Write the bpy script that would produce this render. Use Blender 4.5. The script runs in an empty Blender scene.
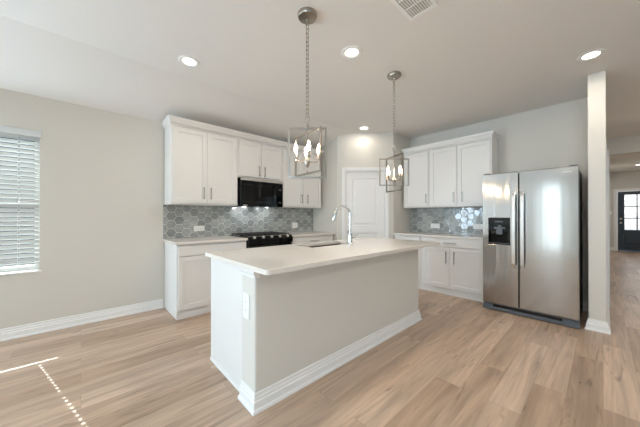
import bpy, bmesh, math, random
from mathutils import Vector, Matrix
random.seed(7)
PI = math.pi
scene = bpy.context.scene

# ------------------------------------------------------------------ camera
H = 1.221
cam_d = bpy.data.cameras.new('camera')
cam = bpy.data.objects.new('camera', cam_d)
scene.collection.objects.link(cam)
cam.location = (0, 0, H)
cam.rotation_euler = (math.radians(90.186), 0, math.radians(47.425 - 90))
cam_d.sensor_width = 36.0
cam_d.lens = 259.678 / 640 * 36.0
cam_d.shift_y = 1.687 / 640
cam_d.clip_start = 0.05
cam_d.clip_end = 200
scene.camera = cam

# ------------------------------------------------------------------ exposure
vs = scene.view_settings
vs.view_transform = 'Standard'
vs.look = 'None'
vs.gamma = 1.0
vs.use_curve_mapping = False
vs.exposure = 0.22
scene.cycles.use_denoising = True
scene.cycles.max_bounces = 10
scene.cycles.diffuse_bounces = 6
scene.cycles.sample_clamp_indirect = 6.0

# ------------------------------------------------------------------ world and sun
world = bpy.data.worlds.new('sky')
scene.world = world
world.use_nodes = True
nt = world.node_tree
nt.nodes.clear()
wo = nt.nodes.new('ShaderNodeOutputWorld')
bg = nt.nodes.new('ShaderNodeBackground')
tc = nt.nodes.new('ShaderNodeTexCoord')
sp = nt.nodes.new('ShaderNodeSeparateXYZ')
rp = nt.nodes.new('ShaderNodeValToRGB')
nt.links.new(tc.outputs['Generated'], sp.inputs[0])
nt.links.new(sp.outputs['Z'], rp.inputs[0])
nt.links.new(rp.outputs[0], bg.inputs['Color'])
nt.links.new(bg.outputs[0], wo.inputs['Surface'])
rp.color_ramp.elements[0].position = 0.0
rp.color_ramp.elements[0].color = (0.20, 0.21, 0.20, 1)
rp.color_ramp.elements[1].position = 0.06
rp.color_ramp.elements[1].color = (0.80, 0.90, 1.0, 1)
e = rp.color_ramp.elements.new(0.8)
e.color = (0.42, 0.62, 1.0, 1)
bg.inputs['Strength'].default_value = 1.6

def light(name, kind, loc, energy, color, direction=None, **kw):
    d = bpy.data.lights.new(name, kind)
    o = bpy.data.objects.new(name, d)
    scene.collection.objects.link(o)
    o.location = loc
    d.energy = energy
    d.color = color
    for k, v in kw.items():
        setattr(d, k, v)
    if direction is not None:
        o.rotation_euler = Vector(direction).to_track_quat('-Z', 'Y').to_euler()
    return o

DAY = (0.64, 0.83, 1.0)
WARM = (1.0, 0.90, 0.79)
light('sun', 'SUN', (-2, 8, 8), 14.0, (1.0, 0.97, 0.92), (0.21, -0.85, -0.72), angle=math.radians(0.35))
# daylight entering by the tall windows of the living room behind the photographer
light('daylight_back', 'AREA', (-3.85, -1.40, 1.45), 96, DAY, (1, 0.12, 0.45), shape='RECTANGLE', size=2.3, size_y=1.7)
light('daylight_glazed_strip', 'AREA', (-3.85, 1.16, 1.20), 15, (0.88, 0.95, 1.0), (1, 0, 0.0), shape='RECTANGLE', size=0.34, size_y=2.3)
light('daylight_left', 'AREA', (-2.40, 4.27, 1.35), 285, DAY, (0.7, -1, 0.22), shape='RECTANGLE', size=1.6, size_y=1.9)
light('daylight_side', 'AREA', (-0.3, -5.0, 1.45), 14, DAY, (0, 1, 0.45), shape='RECTANGLE', size=2.2, size_y=1.7)
light('daylight_entry', 'AREA', (14.4, -0.79, 1.5), 20, (0.9, 0.95, 1.0), (-1, 0, -0.1), shape='RECTANGLE', size=1.0, size_y=1.6)

# ------------------------------------------------------------------ materials
def lin(c):
    return tuple(((x / 255) / 12.92 if x / 255 <= 0.04045 else (((x / 255) + 0.055) / 1.055) ** 2.4) for x in c) + (1.0,)

def mat(name, rgb, rough=0.5, metal=0.0, bump=0.0, bscale=60.0, vary=0.0, spec=0.5, coat=0.0):
    m = bpy.data.materials.new(name)
    m.use_nodes = True
    n = m.node_tree.nodes
    b = n['Principled BSDF']
    b.inputs['Base Color'].default_value = lin(rgb)
    b.inputs['Roughness'].default_value = rough
    b.inputs['Metallic'].default_value = metal
    b.inputs['Specular IOR Level'].default_value = spec
    b.inputs['Coat Weight'].default_value = coat
    L = m.node_tree.links
    t = n.new('ShaderNodeTexCoord')
    z = n.new('ShaderNodeTexNoise')
    z.inputs['Scale'].default_value = bscale
    z.inputs['Detail'].default_value = 3
    L.new(t.outputs['Object'], z.inputs['Vector'])
    if bump:
        bp = n.new('ShaderNodeBump')
        bp.inputs['Strength'].default_value = bump
        bp.inputs['Distance'].default_value = 0.01
        L.new(z.outputs['Fac'], bp.inputs['Height'])
        L.new(bp.outputs[0], b.inputs['Normal'])
    if vary:
        mx = n.new('ShaderNodeMix')
        mx.data_type = 'RGBA'
        c = lin(rgb)
        mx.inputs['A'].default_value = tuple(max(0, x * (1 - vary)) for x in c[:3]) + (1,)
        mx.inputs['B'].default_value = tuple(min(1, x * (1 + vary)) for x in c[:3]) + (1,)
        L.new(z.outputs['Fac'], mx.inputs['Factor'])
        L.new(mx.outputs['Result'], b.inputs['Base Color'])
    return m

def emis(name, rgb, strength):
    m = bpy.data.materials.new(name)
    m.use_nodes = True
    b = m.node_tree.nodes['Principled BSDF']
    b.inputs['Base Color'].default_value = lin(rgb)
    b.inputs['Emission Color'].default_value = lin(rgb)
    b.inputs['Emission Strength'].default_value = strength
    return m

M = {}
M['wall'] = mat('wall_paint', (215, 211, 203), 0.75, bump=0.08, bscale=90)
M['ceil'] = mat('ceiling_paint', (232, 229, 225), 0.85, bump=0.10, bscale=70)
M['trim'] = mat('white_trim_paint', (238, 237, 235), 0.35, vary=0.01)
M['cab'] = mat('white_cabinet_paint', (231, 229, 226), 0.33, vary=0.01)
M['quartz'] = mat('pale_quartz', (232, 225, 217), 0.10, vary=0.025, bscale=45)
M['chrome'] = mat('polished_chrome', (225, 225, 225), 0.08, 1.0, vary=0.01)
M['nickel'] = mat('brushed_nickel', (172, 164, 154), 0.28, 1.0, vary=0.05, bscale=200)
M['handle'] = mat('satin_steel', (168, 166, 163), 0.34, 0.85, vary=0.03)
M['fridgehandle'] = mat('bright_satin_steel', (222, 220, 217), 0.32, 0.75, vary=.01)
M['black'] = mat('black_enamel', (14, 14, 15), 0.18, vary=0.1)
M['blackglass'] = mat('black_glass', (7, 8, 8), 0.04, vary=0.05, spec=0.35)
M['iron'] = mat('cast_iron', (22, 22, 23), 0.5, bump=0.1)
M['darkmetal'] = mat('dark_grey_metal', (48, 50, 53), 0.4, 0.3, vary=0.05)
M['greyplastic'] = mat('grey_plastic', (92, 98, 106), 0.4, vary=0.04)
M['plastic'] = mat('white_plastic', (240, 239, 236), 0.3, vary=0.01)
M['slot'] = mat('dark_slot', (60, 58, 56), 0.6, vary=0.05)
M['blind'] = mat('white_vinyl_blind', (214, 217, 217), 0.4, vary=0.01)
M['vinyl'] = mat('white_window_vinyl', (232, 233, 232), 0.4, vary=0.01)
M['navy'] = mat('navy_door_paint', (15, 21, 29), 0.35, vary=0.06)
M['grout'] = mat('pale_grout', (222, 221, 216), 0.8, vary=0.05)
M['ventdark'] = mat('vent_dark', (120, 116, 110), 0.7, vary=0.05)
M['sinksteel'] = mat('sink_steel', (138, 126, 114), 0.30, 1.0, vary=0.05)
M['lens'] = emis('lamp_lens', (255, 244, 226), 9.0)
M['bulb'] = emis('candle_bulb_glass', (255, 228, 194), 60.0)
M['lightsteel'] = mat('pale_steel', (186, 182, 176), 0.4, 0.2, vary=.03)
M['led'] = emis('display_glow', (70, 78, 82), 0.25)
M['lamplens'] = emis('task_lamp_lens', (235, 242, 245), 1.2)

def steel(name, wave):
    m = mat(name, (180, 177, 174), 0.22, 1.0)
    n, L = m.node_tree.nodes, m.node_tree.links
    b = n['Principled BSDF']
    t = n.new('ShaderNodeTexCoord')
    mp = n.new('ShaderNodeMapping')
    mp.inputs['Scale'].default_value = (11.0, 11.0, .35)
    z = n.new('ShaderNodeTexNoise')
    z.inputs['Scale'].default_value = 1.0
    z.inputs['Detail'].default_value = 1.0
    bp = n.new('ShaderNodeBump')
    bp.inputs['Strength'].default_value = wave
    bp.inputs['Distance'].default_value = 0.02
    L.new(t.outputs['Object'], mp.inputs[0]); L.new(mp.outputs[0], z.inputs['Vector'])
    L.new(z.outputs['Fac'], bp.inputs['Height']); L.new(bp.outputs[0], b.inputs['Normal'])
    mp2 = n.new('ShaderNodeMapping')
    mp2.inputs['Scale'].default_value = (3, 3, 400)
    z2 = n.new('ShaderNodeTexNoise')
    z2.inputs['Scale'].default_value = 1.0
    mr = n.new('ShaderNodeMapRange')
    mr.inputs['To Min'].default_value = 0.11
    mr.inputs['To Max'].default_value = 0.18
    L.new(t.outputs['Object'], mp2.inputs[0]); L.new(mp2.outputs[0], z2.inputs['Vector'])
    L.new(z2.outputs['Fac'], mr.inputs[0]); L.new(mr.outputs[0], b.inputs['Roughness'])
    return m
M['steel'] = steel('brushed_stainless', 0.04)
M['steelwave'] = steel('brushed_stainless_wavy', 0.22)

def glass(name, tint, rough=0.02, trans=0.9):
    m = bpy.data.materials.new(name)
    m.use_nodes = True
    n, L = m.node_tree.nodes, m.node_tree.links
    n.clear()
    out = n.new('ShaderNodeOutputMaterial')
    tr = n.new('ShaderNodeBsdfTransparent')
    tr.inputs['Color'].default_value = tint
    gl = n.new('ShaderNodeBsdfGlossy')
    gl.inputs['Roughness'].default_value = rough
    fr = n.new('ShaderNodeFresnel')
    fr.inputs['IOR'].default_value = 1.45
    mx = n.new('ShaderNodeMixShader')
    L.new(fr.outputs[0], mx.inputs[0]); L.new(tr.outputs[0], mx.inputs[1]); L.new(gl.outputs[0], mx.inputs[2])
    L.new(mx.outputs[0], out.inputs['Surface'])
    return m
M['pane'] = glass('window_glass', (0.90, 0.95, 0.96, 1))

def frosted():
    m = bpy.data.materials.new('obscure_glass')
    m.use_nodes = True
    n, L = m.node_tree.nodes, m.node_tree.links
    n.clear()
    out = n.new('ShaderNodeOutputMaterial')
    tl = n.new('ShaderNodeBsdfTranslucent')
    tr = n.new('ShaderNodeBsdfTransparent')
    t = n.new('ShaderNodeTexCoord')
    z = n.new('ShaderNodeTexNoise')
    z.inputs['Scale'].default_value = 40
    cr = n.new('ShaderNodeValToRGB')
    cr.color_ramp.elements[0].position = 0.35
    cr.color_ramp.elements[0].color = (0.55, 0.55, 0.54, 1)
    cr.color_ramp.elements[1].position = 0.65
    cr.color_ramp.elements[1].color = (1.0, 0.96, 0.92, 1)
    mx = n.new('ShaderNodeMixShader')
    mx.inputs[0].default_value = 0.55
    L.new(t.outputs['Object'], z.inputs['Vector']); L.new(z.outputs['Fac'], cr.inputs[0])
    L.new(cr.outputs[0], tl.inputs['Color']); L.new(cr.outputs[0], tr.inputs['Color'])
    L.new(tl.outputs[0], mx.inputs[1]); L.new(tr.outputs[0], mx.inputs[2])
    L.new(mx.outputs[0], out.inputs['Surface'])
    return m
M['frost'] = frosted()

def floor_mat():
    m = bpy.data.materials.new('oak_plank_floor')
    m.use_nodes = True
    n, L = m.node_tree.nodes, m.node_tree.links
    b = n['Principled BSDF']
    t = n.new('ShaderNodeTexCoord')
    br = n.new('ShaderNodeTexBrick')
    br.offset = 0.37
    br.inputs['Scale'].default_value = 1.0
    br.inputs['Brick Width'].default_value = 1.22
    br.inputs['Row Height'].default_value = 0.172
    br.inputs['Mortar Size'].default_value = 0.0011
    br.inputs['Mortar Smooth'].default_value = 0.1
    br.inputs['Color1'].default_value = (0, 0, 0, 1)
    br.inputs['Color2'].default_value = (1, 1, 1, 1)
    br.inputs['Mortar'].default_value = (0.3, 0.3, 0.3, 1)
    L.new(t.outputs['Object'], br.inputs['Vector'])
    tone = n.new('ShaderNodeValToRGB')
    cs = [(0.0, (172, 145, 122)), (0.3, (197, 171, 149)), (0.55, (183, 157, 134)), (0.8, (207, 182, 160)), (1.0, (191, 165, 143))]
    el = tone.color_ramp.elements
    el[0].position = 0; el[0].color = lin(cs[0][1])
    el[1].position = 1; el[1].color = lin(cs[-1][1])
    for p, c in cs[1:-1]:
        q = el.new(p); q.color = lin(c)
    L.new(br.outputs['Color'], tone.inputs[0])
    # grain follows the plank, shifted from board to board
    sep = n.new('ShaderNodeSeparateXYZ')
    L.new(t.outputs['Object'], sep.inputs[0])
    sh = n.new('ShaderNodeMath'); sh.operation = 'MULTIPLY_ADD'
    L.new(br.outputs['Color'], sh.inputs[0]); sh.inputs[1].default_value = 37.0
    L.new(sep.outputs['X'], sh.inputs[2])
    cb = n.new('ShaderNodeCombineXYZ')
    L.new(sh.outputs[0], cb.inputs['X']); L.new(sep.outputs['Y'], cb.inputs['Y']); L.new(br.outputs['Color'], cb.inputs['Z'])
    def grain(sx, sy, detail, dist):
        mp = n.new('ShaderNodeMapping'); mp.inputs['Scale'].default_value = (sx, sy, 5)
        z = n.new('ShaderNodeTexNoise'); z.inputs['Scale'].default_value = 1
        z.inputs['Detail'].default_value = detail; z.inputs['Distortion'].default_value = dist
        L.new(cb.outputs[0], mp.inputs[0]); L.new(mp.outputs[0], z.inputs['Vector'])
        return z
    def ramp(src, p0, c0, p1, c1):
        r = n.new('ShaderNodeValToRGB')
        r.color_ramp.elements[0].position = p0; r.color_ramp.elements[0].color = (c0, c0, c0, 1)
        r.color_ramp.elements[1].position = p1; r.color_ramp.elements[1].color = (c1, c1, c1, 1)
        L.new(src, r.inputs[0]); return r
    g1 = ramp(grain(0.9, 9, 7, 1.6).outputs['Fac'], 0.30, 0.74, 0.66, 1.10)
    g2 = ramp(grain(3, 60, 5, 0.3).outputs['Fac'], 0.30, 0.87, 0.70, 1.06)
    g3 = ramp(grain(1.5, 10, 3, 2.0).outputs['Fac'], 0.29, 0.58, 0.39, 1.0)
    cur = tone.outputs[0]
    for g in (g1, g2, g3):
        mx = n.new('ShaderNodeMix'); mx.data_type = 'RGBA'; mx.blend_type = 'MULTIPLY'
        mx.inputs['Factor'].default_value = 1.0
        L.new(cur, mx.inputs['A']); L.new(g.outputs[0], mx.inputs['B'])
        cur = mx.outputs['Result']
    mx = n.new('ShaderNodeMix'); mx.data_type = 'RGBA'
    fs = n.new('ShaderNodeMath'); fs.operation = 'MULTIPLY'; fs.inputs[1].default_value = 0.45
    L.new(br.outputs['Fac'], fs.inputs[0]); L.new(fs.outputs[0], mx.inputs['Factor'])
    L.new(cur, mx.inputs['A']); mx.inputs['B'].default_value = lin((96, 78, 62))
    L.new(mx.outputs['Result'], b.inputs['Base Color'])
    b.inputs['Roughness'].default_value = 0.36
    bp = n.new('ShaderNodeBump'); bp.inputs['Strength'].default_value = 0.12; bp.inputs['Distance'].default_value = 0.004
    L.new(g2.outputs[0], bp.inputs['Height']); L.new(bp.outputs[0], b.inputs['Normal'])
    return m
M['floor'] = floor_mat()

def tile_mat():
    m = bpy.data.materials.new('glazed_hexagon_tile')
    m.use_nodes = True
    n, L = m.node_tree.nodes, m.node_tree.links
    b = n['Principled BSDF']
    g = n.new('ShaderNodeNewGeometry')
    cr = n.new('ShaderNodeValToRGB')
    el = cr.color_ramp.elements
    el[0].color = lin((140, 145, 144)); el[1].color = lin((182, 184, 181))
    q = el.new(0.5); q.color = lin((160, 163, 161))
    L.new(g.outputs['Random Per Island'], cr.inputs[0])
    t = n.new('ShaderNodeTexCoord')
    z = n.new('ShaderNodeTexNoise'); z.inputs['Scale'].default_value = 26; z.inputs['Detail'].default_value = 4
    L.new(t.outputs['Object'], z.inputs['Vector'])
    r = n.new('ShaderNodeValToRGB')
    r.color_ramp.elements[0].position = 0.3; r.color_ramp.elements[0].color = (0.82, 0.82, 0.82, 1)
    r.color_ramp.elements[1].position = 0.7; r.color_ramp.elements[1].color = (1.1, 1.1, 1.1, 1)
    L.new(z.outputs['Fac'], r.inputs[0])
    mx = n.new('ShaderNodeMix'); mx.data_type = 'RGBA'; mx.blend_type = 'MULTIPLY'; mx.inputs['Factor'].default_value = 1
    L.new(cr.outputs[0], mx.inputs['A']); L.new(r.outputs[0], mx.inputs['B'])
    L.new(mx.outputs['Result'], b.inputs['Base Color'])
    b.inputs['Roughness'].default_value = 0.12
    z2 = n.new('ShaderNodeTexNoise'); z2.inputs['Scale'].default_value = 14; z2.inputs['Detail'].default_value = 1
    L.new(t.outputs['Object'], z2.inputs['Vector'])
    bp = n.new('ShaderNodeBump'); bp.inputs['Strength'].default_value = 0.25; bp.inputs['Distance'].default_value = 0.01
    L.new(z2.outputs['Fac'], bp.inputs['Height']); L.new(bp.outputs[0], b.inputs['Normal'])
    return m
M['tile'] = tile_mat()

# ------------------------------------------------------------------ mesh helpers
def box(bm, x0, x1, y0, y1, z0, z1):
    vs_ = [bm.verts.new(p) for p in ((x0, y0, z0), (x1, y0, z0), (x1, y1, z0), (x0, y1, z0),
                                     (x0, y0, z1), (x1, y0, z1), (x1, y1, z1), (x0, y1, z1))]
    for f in ((0, 3, 2, 1), (4, 5, 6, 7), (0, 1, 5, 4), (1, 2, 6, 5), (2, 3, 7, 6), (3, 0, 4, 7)):
        bm.faces.new([vs_[i] for i in f])

def B(*a):
    bm = bmesh.new()
    for q in (a if isinstance(a[0], (tuple, list)) else (a,)):
        box(bm, *q)
    return bm

def prism(bm, pts, axis, a0, a1):
    """extrude a 2-D outline along an axis (0 x, 1 y, 2 z)"""
    def P3(p, a):
        return {0: (a, p[0], p[1]), 1: (p[0], a, p[1]), 2: (p[0], p[1], a)}[axis]
    A = [bm.verts.new(P3(p, a0)) for p in pts]
    C = [bm.verts.new(P3(p, a1)) for p in pts]
    bm.faces.new(A); bm.faces.new(list(reversed(C)))
    k = len(pts)
    for i in range(k):
        bm.faces.new((A[i], C[i], C[(i + 1) % k], A[(i + 1) % k]))

def tube(bm, pts, r, seg=10, closed=False, cap=True):
    pts = [Vector(p) for p in pts]
    k = len(pts)
    rs = r if isinstance(r, (list, tuple)) else [r] * k
    tan = []
    for i in range(k):
        if closed:
            d = pts[(i + 1) % k] - pts[i - 1]
        else:
            d = pts[min(i + 1, k - 1)] - pts[max(i - 1, 0)]
        tan.append(d.normalized())
    ref = Vector((0, 0, 1)) if abs(tan[0].z) < 0.9 else Vector((1, 0, 0))
    nrm = (ref - tan[0] * ref.dot(tan[0])).normalized()
    rings = []
    for i in range(k):
        nrm = (nrm - tan[i] * nrm.dot(tan[i])).normalized()
        bn = tan[i].cross(nrm)
        rings.append([bm.verts.new(pts[i] + rs[i] * (math.cos(2 * PI * j / seg) * nrm + math.sin(2 * PI * j / seg) * bn)) for j in range(seg)])
    for i in range(k if closed else k - 1):
        a, b = rings[i], rings[(i + 1) % k]
        for j in range(seg):
            bm.faces.new((a[j], a[(j + 1) % seg], b[(j + 1) % seg], b[j]))
    if cap and not closed:
        bm.faces.new(list(reversed(rings[0]))); bm.faces.new(rings[-1])

def lathe(bm, prof, seg=24, c=(0, 0, 0), axis='z'):
    """prof: (radius, height) list"""
    def P3(r, z, a):
        x, y = r * math.cos(a), r * math.sin(a)
        if axis == 'z': return (c[0] + x, c[1] + y, c[2] + z)
        if axis == 'y': return (c[0] + x, c[1] + z, c[2] + y)
        return (c[0] + z, c[1] + x, c[2] + y)
    rings = []
    for r, z in prof:
        if r < 1e-6:
            rings.append([bm.verts.new(P3(0, z, 0))])
        else:
            rings.append([bm.verts.new(P3(r, z, 2 * PI * j / seg)) for j in range(seg)])
    for a, b in zip(rings, rings[1:]):
        for j in range(seg):
            j2 = (j + 1) % seg
            if len(a) == 1 and len(b) == 1: continue
            if len(a) == 1: bm.faces.new((a[0], b[j2], b[j]))
            elif len(b) == 1: bm.faces.new((a[j], a[j2], b[0]))
            else: bm.faces.new((a[j], a[j2], b[j2], b[j]))

def obj(name, bm, m, parent=None, bevel=0.0, smooth=False, cuts=None, seg=2):
    bmesh.ops.recalc_face_normals(bm, faces=bm.faces[:])
    me = bpy.data.meshes.new(name)
    bm.to_mesh(me); bm.free()
    o = bpy.data.objects.new(name, me)
    scene.collection.objects.link(o)
    if cuts:
        for cb in cuts:
            cm = bpy.data.meshes.new('cut'); cbm = B(*cb) if isinstance(cb, (tuple, list)) else cb
            bmesh.ops.recalc_face_normals(cbm, faces=cbm.faces[:])
            cbm.to_mesh(cm); cbm.free()
            co = bpy.data.objects.new('cut', cm); scene.collection.objects.link(co)
            md = o.modifiers.new('b', 'BOOLEAN'); md.operation = 'DIFFERENCE'; md.object = co; md.solver = 'EXACT'
            dg = bpy.context.evaluated_depsgraph_get()
            nm = bpy.data.meshes.new_from_object(o.evaluated_get(dg))
            o.modifiers.clear(); old = o.data; o.data = nm; bpy.data.meshes.remove(old)
            bpy.data.objects.remove(co); bpy.data.meshes.remove(cm)
        o.data.name = name
    o.data.materials.clear()
    o.data.materials.append(m)
    if smooth:
        for p in o.data.polygons: p.use_smooth = True
        o.data.set_sharp_from_angle(angle=math.radians(40))
    if bevel:
        md = o.modifiers.new('bevel', 'BEVEL'); md.width = bevel; md.segments = seg; md.limit_method = 'ANGLE'
        md.angle_limit = math.radians(50)
    if parent: o.parent = parent
    return o

def thing(name, label, cat, loc=(0, 0, 0), rotz=0.0, group=None):
    o = bpy.data.objects.new(name, None)
    scene.collection.objects.link(o)
    o.location = loc; o.rotation_euler = (0, 0, rotz); o.empty_display_size = 0.1
    o['label'] = label; o['category'] = cat
    if group: o['group'] = group
    return o

def tag(o, label, cat, group=None):
    o['label'] = label; o['category'] = cat
    if group: o['group'] = group
    return o

def struct(o, label=None, cat=None):
    o['kind'] = 'structure'
    if label: o['label'] = label
    if cat: o['category'] = cat
    return o

def struct_root(name, loc=(0, 0, 0), rotz=0.0, label=None, cat=None):
    o = bpy.data.objects.new(name, None); scene.collection.objects.link(o)
    o.location = loc; o.rotation_euler = (0, 0, rotz)
    return struct(o, label, cat)

def dup(root, loc=None, rotz=None, label=None, group=None):
    r = root.copy(); scene.collection.objects.link(r)
    if loc is not None: r.location = loc
    if rotz is not None: r.rotation_euler = (0, 0, rotz)
    if label: r['label'] = label
    if group: r['group'] = group
    for ch in list(root.children):
        c = ch.copy(); scene.collection.objects.link(c); c.parent = r
        for g in list(ch.children):
            d = g.copy(); scene.collection.objects.link(d); d.parent = c
    return r

def sweep_profile(bm, path, prof):
    """prof: (distance to the right of travel, height); mitred along a floor path"""
    P = [Vector(p) for p in path]
    nr = []
    for a, b in zip(P, P[1:]):
        d = (b - a).normalized(); nr.append(Vector((d.y, -d.x)))
    rings = []
    for i, p in enumerate(P):
        if i == 0: m = nr[0]
        elif i == len(P) - 1: m = nr[-1]
        else:
            m = nr[i - 1] + nr[i]; m = m / m.dot(nr[i])
        rings.append([bm.verts.new((p.x + m.x * d, p.y + m.y * d, z)) for d, z in prof])
    k = len(prof)
    for a, b in zip(rings, rings[1:]):
        for j in range(k):
            bm.faces.new((a[j], a[(j + 1) % k], b[(j + 1) % k], b[j]))
    bm.faces.new(rings[0]); bm.faces.new(list(reversed(rings[-1])))

# ------------------------------------------------------------------ room shell
YW, XW = 3.983, 4.792          # range wall, refrigerator wall
ZC, ZE, YC = 2.75, 2.471, 3.099  # flat ceiling, its low edge at the range wall, the crease
XB, YS = -3.6, -4.7            # back wall, side wall of the living room
XF = 13.8                      # front-door wall
PA = (3.463, 3.294); PB = (4.183, 2.573)   # corner pantry's diagonal wall

struct(obj('floor', B(XB - .2, XF + .2, YS - .2, YW + .2, -0.1, 0.0), M['floor']))
bm = bmesh.new()
prism(bm, [(YS - .2, ZC), (YC, ZC), (YW + .2, ZE - .2 * (ZC - ZE) / (YW - YC)), (YW + .2, 2.95), (YS - .2, 2.95)], 0, XB - .2, XF + .2)
struct(obj('ceiling', bm, M['ceil']))

WX0, WX1, WZ0, WZ1 = -1.235, -0.322, 0.655, 2.10
struct(obj('wall_left', B(XB - .2, 3.62, YW, YW + .2, 0, ZE + .02), M['wall'], cuts=[(WX0, WX1, YW - .1, YW + .3, WZ0, WZ1), (-3.2, -1.6, YW - .1, YW + .3, .35, 2.30)]))
bm = bmesh.new()
prism(bm, [(PA[1] , 0), (YW, 0), (YW, ZE + .01), (PA[1], ZC - (PA[1] - YC) * (ZC - ZE) / (YW - YC) + .01)], 0, PA[0], PA[0] + .115)
struct(obj('wall_pantry_left', bm, M['wall']))
plen = math.hypot(PB[0] - PA[0], PB[1] - PA[1])
pf = struct_root('wall_pantry_front', (PA[0], PA[1], 0), -PI / 4)
DO0, DO1, DOH = 0.142, 0.868, 2.045
obj('wall_panel', B(0, plen, 0, .115, 0, ZC), M['wall'], pf, cuts=[(DO0, DO1, -.1, .3, -.05, DOH)])
struct(obj('wall_pantry_right', B(PB[0], XW + .1, PB[1], PB[1] + .115, 0, ZC), M['wall']))
struct(obj('wall_right', B(XW, XW + .12, .108, PB[1], 0, ZC), M['wall']))
CX, CY0, CY1 = 4.036, -0.027, 0.108
H3X0, H3X1 = 5.26, 6.07
struct(obj('wall_column', B(CX, 7.7, CY0, CY1, 0, ZC), M['wall'], bevel=0.008, cuts=[(H3X0, H3X1, CY0 - .1, CY1 + .1, -.05, 2.045)]))
struct(obj('wall_hall_left', B(7.7, XF, CY0 - .03, CY1, 0, ZC), M['wall']))
struct(obj('wall_header', B(7.7, 7.84, -2.0, CY0 - .03, 2.43, ZC), M['wall']))
struct(obj('wall_hall_right', B(4.9, XF, -2.12, -2.0, 0, ZC), M['wall']))
struct(obj('wall_end', B(4.9, 5.02, YS, -2.12, 0, ZC), M['wall']))
FD0, FD1, FDH = -1.245, -0.335, 2.09
struct(obj('wall_far', B(XF, XF + .15, -2.12, CY1, 0, ZC), M['wall'], cuts=[(XF - .1, XF + .3, FD0, FD1, -.05, FDH)]))
struct(obj('wall_back', B(XB - .15, XB, YS, YW, 0, ZC), M['wall'],
           cuts=[(XB - .3, XB + .1, .98, 1.34, .06, 2.30), (XB - .3, XB + .1, -2.55, -.25, .6, 2.30)]))
struct(obj('wall_side', B(XB, 4.9, YS - .15, YS, 0, ZC), M['wall'], cuts=[(-1.4, .8, YS - .3, YS + .1, .6, 2.30)]))

# baseboards -------------------------------------------------------
BP = [(0, 0), (.028, 0), (.028, .012), (.024, .020), (.016, .022), (.016, .064), (.010, .070), (.010, .086), (.0065, .092), (.0065, .110), (.004, .116), (0, .116)]
def baseboard(name, path):
    bm = bmesh.new(); sweep_profile(bm, path, BP)
    return struct(obj(name, bm, M['trim']))
baseboard('baseboard_left', [(XB, YW), (.806, YW)])
baseboard('baseboard_back', [(XB, YS), (XB, YW)])
baseboard('baseboard_side', [(4.9, YS), (XB, YS)])
baseboard('baseboard_column', [(XW, CY1), (CX, CY1), (CX, CY0), (H3X0 - .07, CY0)])
baseboard('baseboard_hall', [(H3X1 + .07, CY0), (7.7, CY0), (7.7, CY0 - .03), (XF, CY0 - .03), (XF, FD1 + .075)])
baseboard('baseboard_alcove', [(XW, 1.08), (XW, CY1 + .03)])

def casing(parent, x0, x1, h, w=.062, t=.017, y=0.0, mt='trim'):
    """door casing as one moulded piece round an opening (local: wall face at y, facing -y)"""
    bm = bmesh.new()
    prof = [(0, 0), (0, t * .55), (w * .25, t * .8), (w * .7, t), (w, t), (w, 0)]
    rings = []
    for cx, cz, sx, sz in ((x0, 0, -1, 0), (x0, h, -1, 1), (x1, h, 1, 1), (x1, 0, 1, 0)):
        rings.append([bm.verts.new((cx + sx * d, y - e, cz + sz * d)) for d, e in prof])
    k = len(prof)
    for a, b in zip(rings, rings[1:]):
        for j in range(k): bm.faces.new((a[j], a[(j + 1) % k], b[(j + 1) % k], b[j]))
    bm.faces.new(rings[0]); bm.faces.new(list(reversed(rings[-1])))
    return obj('casing', bm, M[mt], parent)

def panel_leaf(w, h, t, panels, depth=.009, bev=.018, raised=0.0):
    """door slab from x 0..w, front at y=0, recessed panels on the front: (x0,x1,z0,z1)"""
    xs = sorted({0, w} | {p[0] for p in panels} | {p[1] for p in panels})
    zs = sorted({0, h} | {p[2] for p in panels} | {p[3] for p in panels})
    bm = bmesh.new(); V = {}
    def v(x, y, z):
        k = (round(x, 5), round(y, 5), round(z, 5))
        if k not in V: V[k] = bm.verts.new(k)
        return V[k]
    for i in range(len(xs) - 1):
        for j in range(len(zs) - 1):
            a, b, c, d = xs[i], xs[i + 1], zs[j], zs[j + 1]
            if not any(p[0] <= a and b <= p[1] and p[2] <= c and d <= p[3] for p in panels):
                bm.faces.new((v(a, 0, c), v(b, 0, c), v(b, 0, d), v(a, 0, d)))
            bm.faces.new((v(a, t, c), v(a, t, d), v(b, t, d), v(b, t, c)))
    for a, b in zip(xs, xs[1:]):
        bm.faces.new((v(a, 0, 0), v(a, t, 0), v(b, t, 0), v(b, 0, 0)))
        bm.faces.new((v(a, 0, h), v(b, 0, h), v(b, t, h), v(a, t, h)))
    for a, b in zip(zs, zs[1:]):
        bm.faces.new((v(0, 0, a), v(0, 0, b), v(0, t, b), v(0, t, a)))
        bm.faces.new((v(w, 0, a), v(w, t, a), v(w, t, b), v(w, 0, b)))
    for x0, x1, z0, z1 in panels:
        steps = [(0, 0), (bev * .25, depth), (bev, depth)]
        if raised:
            steps += [(bev + .012, depth), (bev + .035, depth - raised)]
        prev = None
        for s, dy in steps:
            r = [(x0 + s, dy, z0 + s), (x1 - s, dy, z0 + s), (x1 - s, dy, z1 - s), (x0 + s, dy, z1 - s)]
            r = [v(*q) if s == 0 else bm.verts.new(q) for q in r]
            if s == 0:
                # whole border of the hole, following the grid
                pass
            if prev:
                for j in range(4):
                    bm.faces.new((prev[j], prev[(j + 1) % 4], r[(j + 1) % 4], r[j]))
            prev = r
        bm.faces.new(prev)
    return bm

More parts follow.
